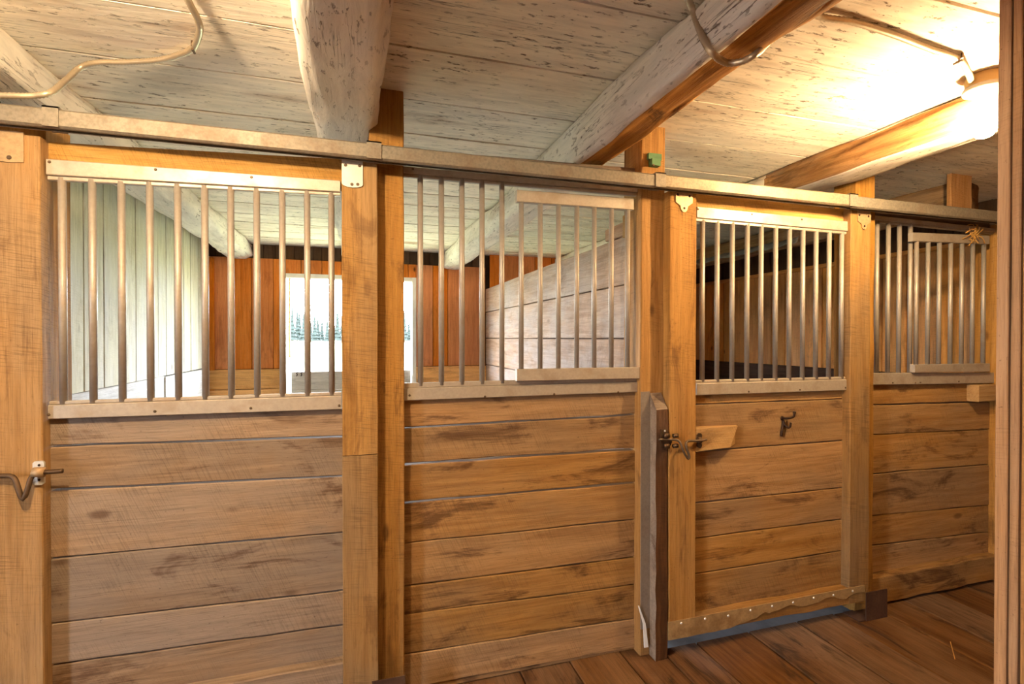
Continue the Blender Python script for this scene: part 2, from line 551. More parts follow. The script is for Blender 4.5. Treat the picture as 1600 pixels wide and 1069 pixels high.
vboards(wb, M['redZ'], XL, OX0 - .045, 1.095, 2.185, YB, .17, .24)
vboards(wb, M['redZ'], OX0 - .045, OX1 + .045, OZ1 + .045, 2.185, YB, .17, .24)
vboards(wb, M['redZ'], OX1 + .045, XP, 1.095, 2.185, YB, .14, .2)
vboards(wb, M['darkZ'], XL, XP, 2.19, ZC, YB + .03, .05, .13, .018, .01)
vboards(wb, M['redZ'], XP + .05, 1.55, 0, ZC, YB, .17, .24)
vboards(wb, M['redZ'], 1.55, 1.95, 0, 1.06, YB, .17, .24)
vboards(wb, M['redZ'], 1.55, 1.95, 1.9, ZC, YB, .17, .24)
vboards(wb, M['redZ'], 1.95, XR, 0, ZC, YB, .17, .24)
for x0, x1 in ((XL, OX0 - .045), (OX1 + .045, XP)):
    for a, b in ((.90, 1.09), (.66, .895), (.4, .655), (.0, .395)):
        slab('plank', (x0, x1, YB - .03, YB + .02, a, b), 'X', M['pineX'], wb, n=3)
slab('corner_trim', (XL + .002, XL + .055, YB - .03, YB, .0, 2.17), 'Z', M['redZ'], wb)

door1 = setting('door_1', (0, YB, 0))
for x0, x1 in ((OX0 - .045, OX0), (OX1, OX1 + .045)):
    slab('jamb', (x0, x1, YB - .012, YB + .12, .0, OZ1 + .045), 'Z', M['white'], door1, ch=.003)
slab('head', (OX0, OX1, YB - .01, YB + .12, OZ1, OZ1 + .045), 'X', M['white'], door1, ch=.003)
slab('stop', (OX0 + .02, OX0 + .034, YB + .03, YB + .06, 1.2, OZ1), 'Z', M['pineZ'], door1)
for a, b in ((.8695, 1.055), (.6195, .867), (.3595, .617), (.06, .357)):
    slab('plank', (OX0 + .04, OX1 - .01, YB + .03, YB + .075, a, b), 'X', M['greyX'], door1, n=5, jit=.0012, ch=.005)
for k in range(2):
    p = on(464 + 7 * k, 585, y=YB + .028)
    V, F = tube_vf([(p.x + .012, YB + .024, p.z + .02), (p.x - .004, YB + .02, p.z + .012), (p.x + .004, YB + .022, p.z - .005), (p.x - .006, YB + .024, p.z - .018)], .0045, 6, .006)
    link('bent_nail', V, F, M['black'], door1, smooth=True)


def side_boards(parent, mat, x0, x1, y0, y1, z0, z1, wmin, wmax):
    y = y0
    while y < y1 - .02:
        wd = min(R.uniform(wmin, wmax), y1 - y)
        if y1 - y - wd < .05: wd = y1 - y
        slab('plank', (x0 + R.uniform(-.002, .002), x1 + R.uniform(-.002, .002), y + .004, y + wd - .004, z0, z1), 'Z', mat, parent, n=2, jit=.0012, ch=.004)
        y += wd


wl = wall('wall_left', (XL, 3.8, 0))
MB().box(XL - .08, XL - .04, 2.06, YB + .09, -.12, ZC + .03).obj('sheathing', M['slabwood'], wl)
side_boards(wl, M['paleZ'], XL - .03, XL, 2.1, YB, 1.118, ZC, .15, .24)
for a, b in ((.86, 1.115), (.6, .855), (.3, .595), (0, .295)):
    ym = R.uniform(4.1, 4.5)
    slab('plank', (XL - .03, XL + .004, 2.1, ym - .002, a, b), 'Y', M['paleY'], wl, n=3)
    slab('plank', (XL - .03, XL + .012, ym, YB, a, b - .006), 'Y', M['paleY'], wl, n=2)

wr = wall('wall_right', (XR, 3.8, 0))
MB().box(XR + .04, XR + .08, AF - .08, YB + .09, -.12, ZC + .03).obj('sheathing', M['slabwood'], wr)
side_boards(wr, M['pineZ'], XR, XR + .03, 2.1, YB, 1.125, 2.04, .15, .24)
side_boards(wr, M['darkZ'], XR + .01, XR + .03, 2.1, YB, 2.075, ZC, .1, .2)
slab('cap_rail', (XR - .03, XR + .03, 2.1, YB, 2.04, 2.075), 'Y', M['pineY'], wr)
for a, b in ((.86, 1.12), (.6, .855), (.3, .595), (0, .295)):
    slab('plank', (XR - .025, XR + .03, 2.1, YB, a, b), 'Y', M['darkY'], wr, n=3)

# aisle walls outside the picture: the front of the next stall, the wall behind, the open end
wa = wall('wall_front', (-2.4, YS, 0))
MB().box(AL - .08, -1.12, YS + .04, YS + .08, -.12, ZC + .03).obj('sheathing', M['slabwood'], wa)
for k in range(10):
    slab('plank', (AL, -1.12, YS, YS + .03, k * .234, k * .234 + .23), 'X', M['oakX'], wa, n=4)
wr2 = wall('wall_rear', (0, AF, 0))
MB().box(AL - .08, XR + .08, AF - .08, AF - .04, -.12, ZC + .03).obj('sheathing', M['slabwood'], wr2)
for k in range(10):
    slab('plank', (AL, XR, AF - .03, AF, k * .234, k * .234 + .23), 'X', M['oakX'], wr2, n=4)
we = wall('wall_end', (AL, 0, 0))
MB().box(AL - .08, AL - .04, AF - .08, -.6, -.12, ZC + .03).box(AL - .08, AL - .04, -.1, YS + .08, -.12, ZC + .03).box(AL - .08, AL - .04, -.6, -.1, 2.1, ZC + .03).box(AL - .08, AL - .04, -.6, -.1, -.12, -.05).obj('sheathing', M['slabwood'], we)
for a, b, z0 in ((AF, -.6, 0), (-.6, -.1, 2.1), (-.1, YS, 0)):
    side_boards(we, M['oakZ'], AL - .03, AL, a, b, z0, ZC, .2, .3)
side_boards(wr, M['oakZ'], XR, XR + .03, AF, 2.1, 0, ZC, .2, .28)

# ------------------------------------------------------------------ log beams under the ceiling


def log(name, x0, x1, zb, y0, y1, label, mats, bare=None, bare_end=2.1, seed=0, rough=.013, sq=.5, zt=ZC + .002, group=None):
    n, ds = 32, .05
    k = int((y1 - y0) / ds)
    cx, cz, a, b = (x0 + x1) / 2, (zt + zb) / 2, (x1 - x0) / 2, (zt - zb) / 2
    rings, nb, TAU = [], 12, 2 * math.pi
    for i in range(k + 1):
        y = y0 + (y1 - y0) * i / k
        wob = noise.noise(Vector((seed * 7.1, y * .8, 0))) * .02
        if bare:
            lo, hi = bare(y)
            on_bare = y <= bare_end
            angs = [lo + (hi - lo) * j / (nb - 1) for j in range(nb)] + [hi + (lo + TAU - hi) * (j + 1) / (n - nb + 1) for j in range(n - nb)]
        else:
            angs = [TAU * j / n for j in range(n)]
        r = []
        for j, t in enumerate(angs):
            c, s_ = math.cos(t), math.sin(t)
            d = 1 + (noise.noise(Vector((c * 1.7 + seed, y * 2.2, s_ * 1.7))) * rough + noise.noise(Vector((c * 4 + seed, y * 7, s_ * 4))) * rough * .45) / min(a, b)
            px = cx + wob + a * math.copysign(abs(c) ** sq, c) * d
            pz = min(zt, cz + b * math.copysign(abs(s_) ** sq, s_) * d)
            if bare and on_bare and 0 < j < nb - 1:
                e = .018 + .010 * noise.noise(Vector((t * 2.5, y * 5, seed)))
                px -= c * e
                pz -= s_ * e
            r.append((px, y, min(zt, pz)))
        rings.append(r[::-1])
    V, F = rings_vf(rings)
    mi = None
    if bare:
        mi = []
        for f in F[:-2]:
            i, j = f[0] // n, (n - 2 - f[0] % n) % n
            mi.append(1 if j < nb - 1 and y0 + (y1 - y0) * (i + .5) / k < bare_end else 0)
        mi += [0, 0]
    o = link(name, V, F, mats, None, mi, smooth=True)
    return tag(o, label, 'ceiling beam', None, 'thing')


def bare2(y):                                  # underside and right cheek of the middle log, split off as far as the stall front
    e = 249 + 17 * noise.noise(Vector((y * 1.9, 3.3, 0))) + 6 * noise.noise(Vector((y * 6, 1, 0))) - max(0, y - 1.5) * 6
    return math.radians(e), math.radians(372)


def bare3(y):                                  # left cheek of the log by the bulb, paint gone
    e = 222 + 8 * noise.noise(Vector((y * 2.1, 8.3, 0))) + 3 * noise.noise(Vector((y * 7, 8.3, 0)))
    return math.radians(130), math.radians(e)


log('log_beam', -1.215, -.985, 2.175, AF, YB + .04, 'cream whitewashed log beam over the left stile of the first stall door', [M['logY']], seed=1)
log('log_beam', -.15, .078, 2.165, AF, YB + .04, 'thick pitted whitewashed log beam above the bright zinc door hanger', [M['logY']], seed=2)
log('log_beam', .875, 1.075, 2.145, AF, YB + .04, 'log beam with a split bare orange underside, crossed by a sagging cable', [M['logY'], M['logbareY']], bare2, 2.08, seed=3, rough=.014)
log('log_beam', 2.19, 2.38, 2.175, AF, YB + .04, 'log beam beside the lit bulb, bare brown flank and cream underside', [M['logY'], M['logoldY']], bare3, 2.3, seed=4)
log('log_beam', 3.38, 3.58, 2.16, 2.1, YB + .04, 'dark log beam inside the far stall with torn plastic along its lower edge', [M['logoldY']], seed=5)

# torn plastic stapled along that beam
P, F = [], []
for i in range(60):
    y = 3.2 + 2.0 * i / 59
    for j in range(4):
        q = noise.noise(Vector((y * 9, j * 1.3, 5))) * .02
        P.append((3.372 - .012 * j + q * .5, y + q, 2.21 - .018 * j + q))
for i in range(59):
    for j in range(3):
        a = i * 4 + j
        F.append((a, a + 1, a + 5, a + 4))
o = link('plastic_sheet', P, F, M['plastic'], smooth=True)
md = o.modifiers.new('thickness', 'SOLIDIFY'); md.thickness = .0015
tag(o, 'crumpled clear plastic strip hanging along the dark beam in the far stall', 'plastic')

# ------------------------------------------------------------------ posts
YPF = 1.952


def post(name, x0, x1, y0, y1, z1, label, mat=None):
    t = thing(name, ((x0 + x1) / 2, y0, 0), label, 'post')
    slab('timber', (x0, x1, y0, y1, 0, z1), 'Z', mat or M['postZ'], t, n=14, jit=.0022, ch=.004)
    return t


post('stall_post', -1.12, -.94, YPF, 2.1, 2.09, 'post behind the left stile of the first sliding door, under the end of the track')
p2 = post('stall_post', .04, .166, YPF, 2.08, ZC + .03, 'square orange post between the left sliding door and the first barred panel')
p3 = post('stall_post', 1.182, 1.302, YPF, 2.1, ZC, 'orange post with grey flashing and dark wood stop in the middle of the stall front')
p4 = post('stall_post', 2.42, 2.546, YPF, 2.08, ZC, 'post between the second sliding door and the far barred panel')
post('stall_post', 3.505, 3.63, YPF, 2.08, 2.05, 'post at the far right end of the far barred panel')
t = thing('ceiling_stud', (3.42, 2.02, 2.06), 'short pale stud standing above the track near the right doorway, reaching the ceiling', 'post')
a, b = xat(1484, 2.02), xat(1517, 2.02)
slab('timber', (a, b, 2.02, 2.045, 2.115, ZC), 'Z', M['jambZ'], t)

# fittings of the middle post
fz0, fz1 = zat(1008, 1010, YPF), zat(1008, 612, YPF)
mb = MB().box(xat(1002, YPF - .004), 1.226, YPF - .004, YPF, .12, fz1)
mb.obj('flashing', M['flash'], p3)
sx0, sx1 = xat(1026, 1.9), xat(1044, 1.9)
zt0, zt1 = zat(1016, 614, YPF), zat(1035, 640, 1.9)
rings = []
for i in range(15):
    f = i / 14
    z0 = 0.0 + f * zt1
    j = lambda: R.uniform(-.003, .003)
    zz = [z0, z0, z0 if i < 14 else zt0, z0 if i < 14 else zt0]
    rings.append([(sx0 + j(), 1.9 + j(), zz[0]), (sx1 + j(), 1.9 + j(), zz[1]), (sx1, YPF, zz[2]), (sx0, YPF, zz[3])])
V, F = rings_vf(rings)
mi = [(1 if (i % 4) == 3 else 0) for i in range(len(F) - 2)] + [0, 1]
tag(link('door_stop', V, F, [M['barkZ'], M['stopX']], p3, mi), 'dark hewn wooden door stop with pale sawn edge')
q0, q1, q2 = on(998, 947, y=YPF - .012), on(1007, 975, y=YPF - .016), on(1010, 1012, y=YPF - .02)
V, F = [], []
for p, wd in ((q0, .002), (q1, .006), (q2, .010)):
    V += [(p.x - wd, p.y, p.z), (p.x + wd, p.y, p.z), (p.x + wd, p.y + .004, p.z), (p.x - wd, p.y + .004, p.z)]
F = rings_vf([V[0:4], V[4:8], V[8:12]])[1]
link('torn_strip', V, F, M['white'], p3)

# ------------------------------------------------------------------ hardware helpers


def screw(p, parent, r=.005, mat=None):
    mb = MB()
    cyl(mb, p, (p[0], p[1] - .003, p[2]), r, 8, r * .6)
    return mb.obj('screw', mat or M['screw'], parent)


def channel(name, u0, u1, vt, vb, y, depth, parent, lip=None, top=True, mat=None, x0=None, x1=None):
    """a folded sheet-metal channel: a flat face and a thinner lip where the bars enter"""
    X0, X1 = xat(u0, y) if x0 is None else x0, xat(u1, y) if x1 is None else x1
    zt = (zat(u0, vt[0], y), zat(u1, vt[1], y)); zb = (zat(u0, vb[0], y), zat(u1, vb[1], y))
    mb = MB()

    def strip(ya, yb, f0, f1, inset):
        V = []
        for x, t_, b_ in ((X0, zt[0], zb[0]), (X1, zt[1], zb[1])):
            za, zc = b_ + (t_ - b_) * f0, b_ + (t_ - b_) * f1
            c = .0025
            V.append([(x, ya + c, za), (x, ya, za + c), (x, ya, zc - c), (x, ya + c, zc), (x, yb, zc), (x, yb, za)])
        mb.add(*rings_vf(V))
    if lip is None:
        strip(y, y + depth, 0, 1, 0)
    elif top:                                   # bars come out below
        strip(y, y + depth, lip, 1, 0)
        strip(y + .007, y + depth - .007, 0, lip, 0)
    else:
        strip(y, y + depth, 0, 1 - lip, 0)
        strip(y + .007, y + depth - .007, 1 - lip, 1, 0)
    return mb.obj(name, mat or M['chan'], parent), X0, X1, zt, zb


bar_meshes = {}


def bar(x, y, z0, z1, parent, r=.0108, name='bar'):
    key = round(z1 - z0, 2)
    if key not in bar_meshes:
        mb = MB()
        cyl(mb, (0, 0, -key / 2), (0, 0, key / 2), r, 14)
        me = bpy.data.meshes.new(name)
        me.from_pydata(mb.V, [], mb.F)
        me.materials.append(M['bar'])
        me.polygons.foreach_set('use_smooth', [len(p.vertices) == 4 for p in me.polygons])
        bar_meshes[key] = me
    o = bpy.data.objects.new(name, bar_meshes[key])
    COL.objects.link(o)
    o.parent = parent
    o.location = Vector((x, y, (z0 + z1) / 2)) - wloc(parent)
    return o


def lerp(a, b, f): return a + (b - a) * f


def bars(us, y, z0s, z1s, ua, ub, parent, v=450, r=.0108):
    for u in us:
        x = xat(u, y, v)
        f = (u - ua) / (ub - ua)
        bar(x, y, lerp(*z0s, f), lerp(*z1s, f), parent, r)


# ------------------------------------------------------------------ left sliding door
YD, YST = 1.943, 1.90                          # face of its boards, face of its stiles
XS = dict(l0=-1.06, l1=xat(65, YST), r0=xat(535, YST, 800), r1=xat(590, YST, 400))
d1 = thing('stall_gate', ((XS['l1'] + XS['r0']) / 2, YD, .05), 'left sliding stall door of grey-brown boards with a bright zinc hanger on its right stile', 'door', 'sliding stall doors')
sl = slab('stile', (XS['l0'], XS['l1'], YST, 1.95, .05, zat(70, 214, YST)), 'Z', M['stileZ'], d1, n=14, jit=.001, ch=.003)
zj = zat(560, 711.5, YST)
sr = slab('stile', (XS['r0'], XS['r1'], YST, 1.95, zj + .001, zat(560, 240, YST)), 'Z', M['stileZ'], d1, n=9, jit=.001, ch=.003)
slab('stile', (XS['r0'], XS['r1'], YST + .002, 1.95, .05, zj - .0015), 'Z', M['stileZ'], d1, n=8, jit=.001, ch=.003)
X0, X1 = XS['l1'], XS['r0']
UL, UR = 77, 535
front_board('top_rail', M['orangeX'], UL, UR, (221, 248), (262, 296), YD, .03, d1, x0=X0, x1=X1, jit=.001)
joints = [(653, 638), (698, 683), (766, 744), (872.5, 832), (975, 923), (1040, 977), (1112, 1040)]
gaps = [0, .0042, .0012, .001, .0012, .001, .001]
for i in range(6):
    front_board('plank', M['doorX'], UL, UR, joints[i], joints[i + 1], YD, .036, d1, x0=X0, x1=X1, gap=max(.0022, gaps[i + 1]))
slab('bottom_rail', (X0, X1, YST + .004, YD + .03, .05, zat(537, 1037, YST)), 'X', M['doorX'], d1, n=8, jit=.002)
_, a, b, ztc, zbc = channel('top_channel', 74, 532, (248, 282), (280, 305), YD - .024, .03, d1, lip=.22)
_, a, b, ztb, zbb = channel('bottom_channel', 74, 533, (628, 613), (655.5, 640), YD - .024, .03, d1, lip=.2, top=False)
bars([98.2, 145.2, 190.7, 234.9, 278.4, 320.6, 361.1, 401.6, 441.4, 480.3, 518.1], YD - .009, (ztb[0] - .01, ztb[1] - .01), (zbc[0] + .01, zbc[1] + .01), 74, 533, d1, 450)
for u, v in ((77, 253), (243, 265), (393, 277), (76, 648), (242, 643), (392, 638), (530, 634)):
    screw(on(u, v, y=YD - .024), d1)
# zinc hanger on the right stile
hx0, hx1 = xat(534, YST - .004, 270), xat(567, YST - .004, 270)
hz0, hz1 = zat(550, 293, YST - .004), zat(550, 238, YST - .004)
pts = [(hx0, hz1), (hx1, hz1)] + [(lerp(hx1, hx0, .5 - .5 * math.cos(math.pi * k / 6)), hz0 + .012 - .012 * math.sin(math.pi * k / 6)) for k in range(7)]
V, F = poly_xz(pts, YST - .005, YST)
hg = link('hanger_strap', V, F, M['zinc'], d1)
mb = MB(); cyl(mb, (hx0 - .02, YST - .012, hz1 + .004), (hx1 + .004, YST - .012, hz1 + .004), .008, 10)
mb.obj('hinge_pin', M['plate'], hg)
for u, v in ((540, 258), (562, 259), (550, 288), (559, 288)): screw(on(u, v, y=YST - .005), hg, .006)
# dull hanger on the left stile
hx0, hx1 = XS['l0'] + .01, xat(37, YST - .004, 240)
hz0, hz1 = zat(20, 254, YST - .004), zat(20, 205, YST - .004)
V, F = poly_xz([(hx0, hz1), (hx1, hz1), (hx1, hz0 + .003), (lerp(hx0, hx1, .6), hz0), (hx0, hz0 + .002)], YST - .005, YST)
hg = link('hanger_strap', V, F, M['plate'], d1)
screw(on(14, 246, y=YST - .005), hg, .007)
# bolt on the left stile: keeper with two tabs and a bent rod
lt = empty('bolt_latch', on(40, 745, y=YST), d1)
yk = YST - .004
for v0, v1 in ((721, 733), (743, 757)):
    a, b = on(52, v0, y=yk), on(70, v1, y=yk)
    c = .005
    V, F = poly_xz([(a.x + c, a.z), (b.x - c, a.z), (b.x, a.z - c), (b.x, b.z + c), (b.x - c, b.z), (a.x + c, b.z), (a.x, b.z + c), (a.x, a.z - c)], yk - .004, YST)
    link('keeper_plate', V, F, M['zinc'], lt)
    screw(on(61, (v0 + v1) / 2, y=yk - .004), lt, .004, M['black'])
mb = MB(); a, b = on(52, 738, y=YST - .018), on(70, 738, y=YST - .018)
cyl(mb, a, b, .015, 12); mb.obj('keeper_loop', M['plate'], lt, smooth=True)
yr = YST - .02
rod = [on(-30, 744, y=yr), on(-5, 744, y=yr), on(16, 744, y=yr), on(24, 750, y=yr - .005), on(30, 768, y=yr - .012), on(36, 780, y=yr - .014), on(42, 768, y=yr - .012), on(48, 748, y=yr - .004), on(56, 740, y=yr), on(70, 738, y=yr), on(98, 736, y=yr)]
V, F = tube_vf(rod, .007, 10, .008)
link('rod', V, F, M['iron'], lt, smooth=True)

# ------------------------------------------------------------------ first fixed panel
pn1 = thing('barred_partition', (.67, YS, .0), 'fixed barred wall panel between the two sliding doors, with a small feed gate', 'panel', 'fixed stall panels')
X0, X1 = .166, 1.182
U0, U1 = 636, 989
front_board('header', M['stopX'], U0, U1, (232, 262), (262, 291), YS + .005, .05, pn1, x0=X0, x1=X1, jit=.001)
joints = [(624, 611), (669, 648), (725, 702), (786, 755), (849, 812), (916, 871), (960, 914), (1022, 967), (1076, 1013)]
gaps = [0, .0025, .0042, .0055, .0014, .001, .001, .001, .001]
for i in range(8):
    front_board('plank', M['oakX'], U0, U1, joints[i], joints[i + 1], YS, .045, pn1, x0=X0 + .001, x1=X1 - .001, gap=max(.0022, gaps[i + 1]), jit=.0036)
slab('sill', (X0 + .001, X1 - .001, YS + .004, YS + .04, 0, .04), 'X', M['oakX'], pn1)
yc = YS - .022
_, a, b, ztc, zbc = channel('top_channel', 630, 992, (259.5, 289), (275, 305), yc, .03, pn1, lip=.3, x0=.167, x1=1.181)
_, a, b, ztb, zbb = channel('bottom_channel', 630, 994, (599, 590), (626.5, 613), yc, .03, pn1, lip=.3, top=False, x0=.167, x1=1.181)
bars([656.9, 689.7, 721.7, 753.1, 784.2], YS - .007, (ztb[0] - .01, ztb[1] - .01), (zbc[0] + .01, zbc[1] + .01), 632, 990, pn1, 440)
for u, v in ((645, 264), (763, 267), (868, 276), (640, 618), (758, 620), (866, 616), (966, 613)):
    screw(on(u, v, y=yc), pn1)
fg = empty('feed_gate', on(900, 600, y=yc), pn1)
yg = yc - .02
_, a, b, zt_, zb_ = channel('top_channel', 808, 990, (296, 310), (315, 328), yg, .026, fg)
_, a, b, zt2, zb2 = channel('bottom_channel', 808, 993.5, (577, 574), (596, 592), yg, .026, fg, x1=1.18)
bars([814.4, 844, 872.4, 901, 928.3, 955, 980.5], yg + .013, (zt2[0] - .01, zt2[1] - .01), (zb_[0] + .01, zb_[1] + .01), 808, 992, fg, 450, .0104)

# ------------------------------------------------------------------ right sliding door
XQ = dict(l0=xat(1046, YST), l1=xat(1088, YST), r0=xat(1329, YST), r1=xat(1360, YST))
d2 = thing('stall_gate', ((XQ['l1'] + XQ['r0']) / 2, YD, .05), 'right sliding stall door with a black double hook and a torn sheet-metal kick strip', 'door', 'sliding stall doors')
slab('stile', (XQ['l0'], XQ['l1'], YST, 1.95, .082, zat(1070, 300, YST)), 'Z', M['postZ'], d2, n=14, jit=.001, ch=.003)
slab('stile', (XQ['r0'], XQ['r1'], YST, 1.95, .082, zat(1345, 326, YST)), 'Z', M['stileZ'], d2, n=14, jit=.0015, ch=.004)
X0, X1 = XQ['l1'], XQ['r0']
UL, UR = 1089, 1328
front_board('top_rail', M['orangeX'], UL, UR, (301, 328), (333, 355), YD, .03, d2, x0=X0, x1=X1, jit=.001)
joints = [(617, 606), (632, 623.5), (706, 687.5), (786, 761), (841, 810), (897, 859), (975, 925)]
for i in range(6):
    front_board('plank', M['orangeX'] if i == 0 else M['oakX'], UL, UR, joints[i], joints[i + 1], YD, .036, d2, x0=X0, x1=X1, gap=.0024)
zk0, zk1 = zat(1042, 968, YST), zat(1355, 917, YST)
slab('bottom_rail', (XQ['l0'], XQ['r1'], YST + .003, 1.95, .08, (zk0 + zk1) / 2 - .003), 'X', M['oakX'], d2, n=9, jit=.003)
# kick strip: sheet metal, its lower edge rusted and torn away
topz = (zk0 + zk1) / 2
pts = [(XQ['l0'] - .004, topz), (XQ['r1'] - .03, topz)]
n = 46
for k in range(n + 1):
    f = 1 - k / n
    x = lerp(XQ['l0'] - .004, XQ['r1'] - .03, f)
    tear = max(0, min(1, (f - .28) / .18))
    pts.append((x, .082 + tear * (.045 + .03 * noise.noise(Vector((x * 9, 2.2, 0))) + .012 * noise.noise(Vector((x * 40, 1, 0)))) + .006 * noise.noise(Vector((x * 22, 5, 0)))))
V, F = poly_xz(pts, YST - .0035, YST + .001)
tag(link('kick_strip', V, F, M['kick'], d2), 'stained sheet-metal kick strip with a torn lower edge')
for k in range(9):
    f = (k + .5) / 9
    x = lerp(XQ['l0'], XQ['r1'] - .05, f)
    screw((x, YST - .0035, topz - .014 - R.uniform(0, .008)), d2, .006, M['zinc'])
_, a, b, ztc, zbc = channel('top_channel', 1089, 1330, (322.6, 346.5), (345, 366), YD - .024, .03, d2, lip=.22)
_, a, b, ztb, zbb = channel('bottom_channel', 1089, 1328.5, (594.5, 589), (618, 610), YD - .024, .03, d2, lip=.2, top=False)
bars([1097.3, 1120.3, 1143.9, 1167.2, 1189.1, 1211.6, 1233.2, 1254.2, 1274.7, 1295.2, 1314.8], YD - .009, (ztb[0] - .01, ztb[1] - .01), (zbc[0] + .01, zbc[1] + .01), 1089, 1329, d2, 450)
for u, v in ((1091, 327), (1175, 335), (1253, 343), (1170, 612), (1250, 609), (1321, 606)):
    screw(on(u, v, y=YD - .024), d2)


def spade_hanger(uc, hw, v0, v1, mat):
    y = YST - .005
    c = on(uc, v0, y=y)
    wd = on(uc + hw, v0, y=y).x - c.x
    z0, z1 = c.z, on(uc, v1, y=y).z
    h = z0 - z1
    sh = z0 - h * .66
    pts = [(-wd, z0), (wd, z0), (wd, sh), (wd * .72, sh - h * .05), (wd * .42, sh - h * .12), (wd * .36, z1 + h * .1), (wd * .16, z1 + .002), (-wd * .16, z1 + .002), (-wd * .36, z1 + h * .1), (-wd * .42, sh - h * .12), (-wd * .72, sh - h * .05), (-wd, sh)]
    V, F = poly_xz([(c.x + a, b) for a, b in pts], y, YST)
    h_ = link('hanger_strap', V, F, mat, d2)
    for dx, f in ((-.8, .4), (.62, .42), (0, .85)):
        screw((c.x + wd * dx, y, z0 - h * f), h_, .006, M['black'])
    return h_


spade_hanger(1069.5, 13, 287, 332, M['plate'])
spade_hanger(1351, 10, 322, 359, M['plate'])
# wooden latch block with its iron keeper
a, b = on(1088.5, 666, y=YD), on(1149, 664, y=YD)
yb_ = YD - .045
c0, c1 = on(1088.5, 706, y=yb_), on(1141, 699, y=yb_)
t0, t1 = on(1088.5, 668, y=YD - .03), on(1148, 663, y=YD - .012)
V = [(XQ['l1'] + .001, yb_, c0.z), (c1.x, yb_, c1.z), (t1.x, YD - .03, t1.z - .006), (XQ['l1'] + .001, yb_ + .004, t0.z - .002),
     (XQ['l1'] + .001, YD, c0.z + .004), (b.x, YD, c1.z + .004), (b.x, YD, b.z), (XQ['l1'] + .001, YD, a.z)]
F = [(0, 1, 2, 3), (7, 6, 5, 4), (0, 4, 5, 1), (1, 5, 6, 2), (2, 6, 7, 3), (3, 7, 4, 0)]
link('latch_block', V, F, M['orangeX'], d2)
# double hook
hk = empty('double_hook', on(1221, 654, y=YD), d2)
mb = MB(); p = on(1221.5, 653.5, y=YD)
for zz, rr in ((0, .0125), (.0045, .0125)): pass
cyl(mb, (p.x, YD, p.z), (p.x, YD - .008, p.z), .012, 14, .008)
mb.obj('screw_plate', M['black'], hk, smooth=False)
V, F = tube_vf([(p.x, YD - .006, p.z), (p.x + .006, YD - .022, p.z + .002), (p.x + .022, YD - .034, p.z + .006), (p.x + .034, YD - .038, p.z + .014), (p.x + .037, YD - .038, p.z + .03)], .0055, 10, .005)
link('prong', V, F, M['black'], hk, smooth=True)
mb = MB(); cyl(mb, (p.x + .037, YD - .038, p.z + .026), (p.x + .0375, YD - .038, p.z + .036), .008, 10); mb.obj('prong_tip', M['black'], hk)
V, F = tube_vf([(p.x + .003, YD - .006, p.z - .008), (p.x + .004, YD - .014, p.z - .03), (p.x + .012, YD - .024, p.z - .042), (p.x + .022, YD - .028, p.z - .038), (p.x + .025, YD - .029, p.z - .018)], .005, 10, .005)
link('prong', V, F, M['black'], hk, smooth=True)
V, F = tube_vf([(p.x + .004, YD - .005, p.z - .01), (p.x, YD - .007, p.z - .035), (p.x - .006, YD - .007, p.z - .062), (p.x - .008, YD - .005, p.z - .085)], .0065, 8, .006)
link('stem', V, F, M['black'], hk, smooth=True)

# bolt across the middle post and the right door
t = thing('bolt_latch', on(1040, 690, y=1.9), 'iron sliding bolt with a drooping loop handle beside the wooden latch block', 'latch')
ys = 1.896
pts = [on(u, v, y=ys) for u, v in ((1033, 671), (1043, 672), (1045, 684), (1050, 690), (1045, 700), (1042, 702), (1034, 701), (1032, 690))]
V, F = poly_xz([(q.x, q.z) for q in pts], ys - .003, ys + .003)
link('keeper_plate', V, F, M['iron'], t)
for u, v in ((1039, 673.5), (1039, 698)): screw(on(u, v, y=ys - .003), t, .005, M['zinc'])
yr = YST - .02
for u in (1041, 1055):
    for v in (681, 697):
        mb = MB(); q = on(u, v, y=yr); cyl(mb, (q.x - .01, yr, q.z), (q.x + .012, yr, q.z), .011 if u < 1050 else .009, 12); mb.obj('bushing', M['iron'], t, smooth=True)
rod = [on(u, v, y=yr - d) for u, v, d in ((1030, 687, 0), (1050, 687, 0), (1058, 688, .004), (1063, 692, .012), (1068, 705, .02), (1075, 717, .022), (1077, 713, .022), (1072, 697, .018), (1074, 690, .008), (1084, 689, 0), (1096, 688.5, 0), (1104, 687, -.002))]
V, F = tube_vf(rod, .0052, 10, .006)
link('rod', V, F, M['screw'], t, smooth=True)
mb = MB()
for v in (681, 696):
    q = on(1093, v, y=yb_ - .003); cyl(mb, (q.x, yb_ + .002, q.z), (q.x, yb_ - .006, q.z), .012, 12)
q = on(1093, 688, y=yb_ - .01); cyl(mb, (q.x - .008, yb_ - .008, q.z), (q.x + .008, yb_ - .008, q.z), .013, 12)
mb.obj('keeper_staple', M['iron'], t)

# ------------------------------------------------------------------ far fixed panel
pn2 = thing('barred_partition', (3.0, YS, .0), 'far barred wall panel by the right doorway, dry straw on its feed gate', 'panel', 'fixed stall panels')
X0, X1 = 2.546, 3.505
U0, U1 = 1367, 1550
front_board('header', M['darkX'], U0, U1, (318, 340), (337, 358), YS + .005, .05, pn2, x0=X0, x1=X1, jit=.001)
joints = [(600, 597), (633, 628), (679, 671), (740, 726), (806, 789), (852, 831), (897, 869)]
gaps = [0, .004, .002, .001, .001, .0018, .001]
for i in range(6):
    front_board('plank', M['oakX'], U0, U1, joints[i], joints[i + 1], YS, .045, pn2, x0=X0 + .001, x1=X1 - .001, gap=max(.0022, gaps[i + 1]), jit=.0036)
slab('sill', (X0, X1, YS - .045, YS + .04, .012, zat(1375, 900, YS - .04)), 'X', M['oakX'], pn2, n=8, jit=.004, ch=.006)
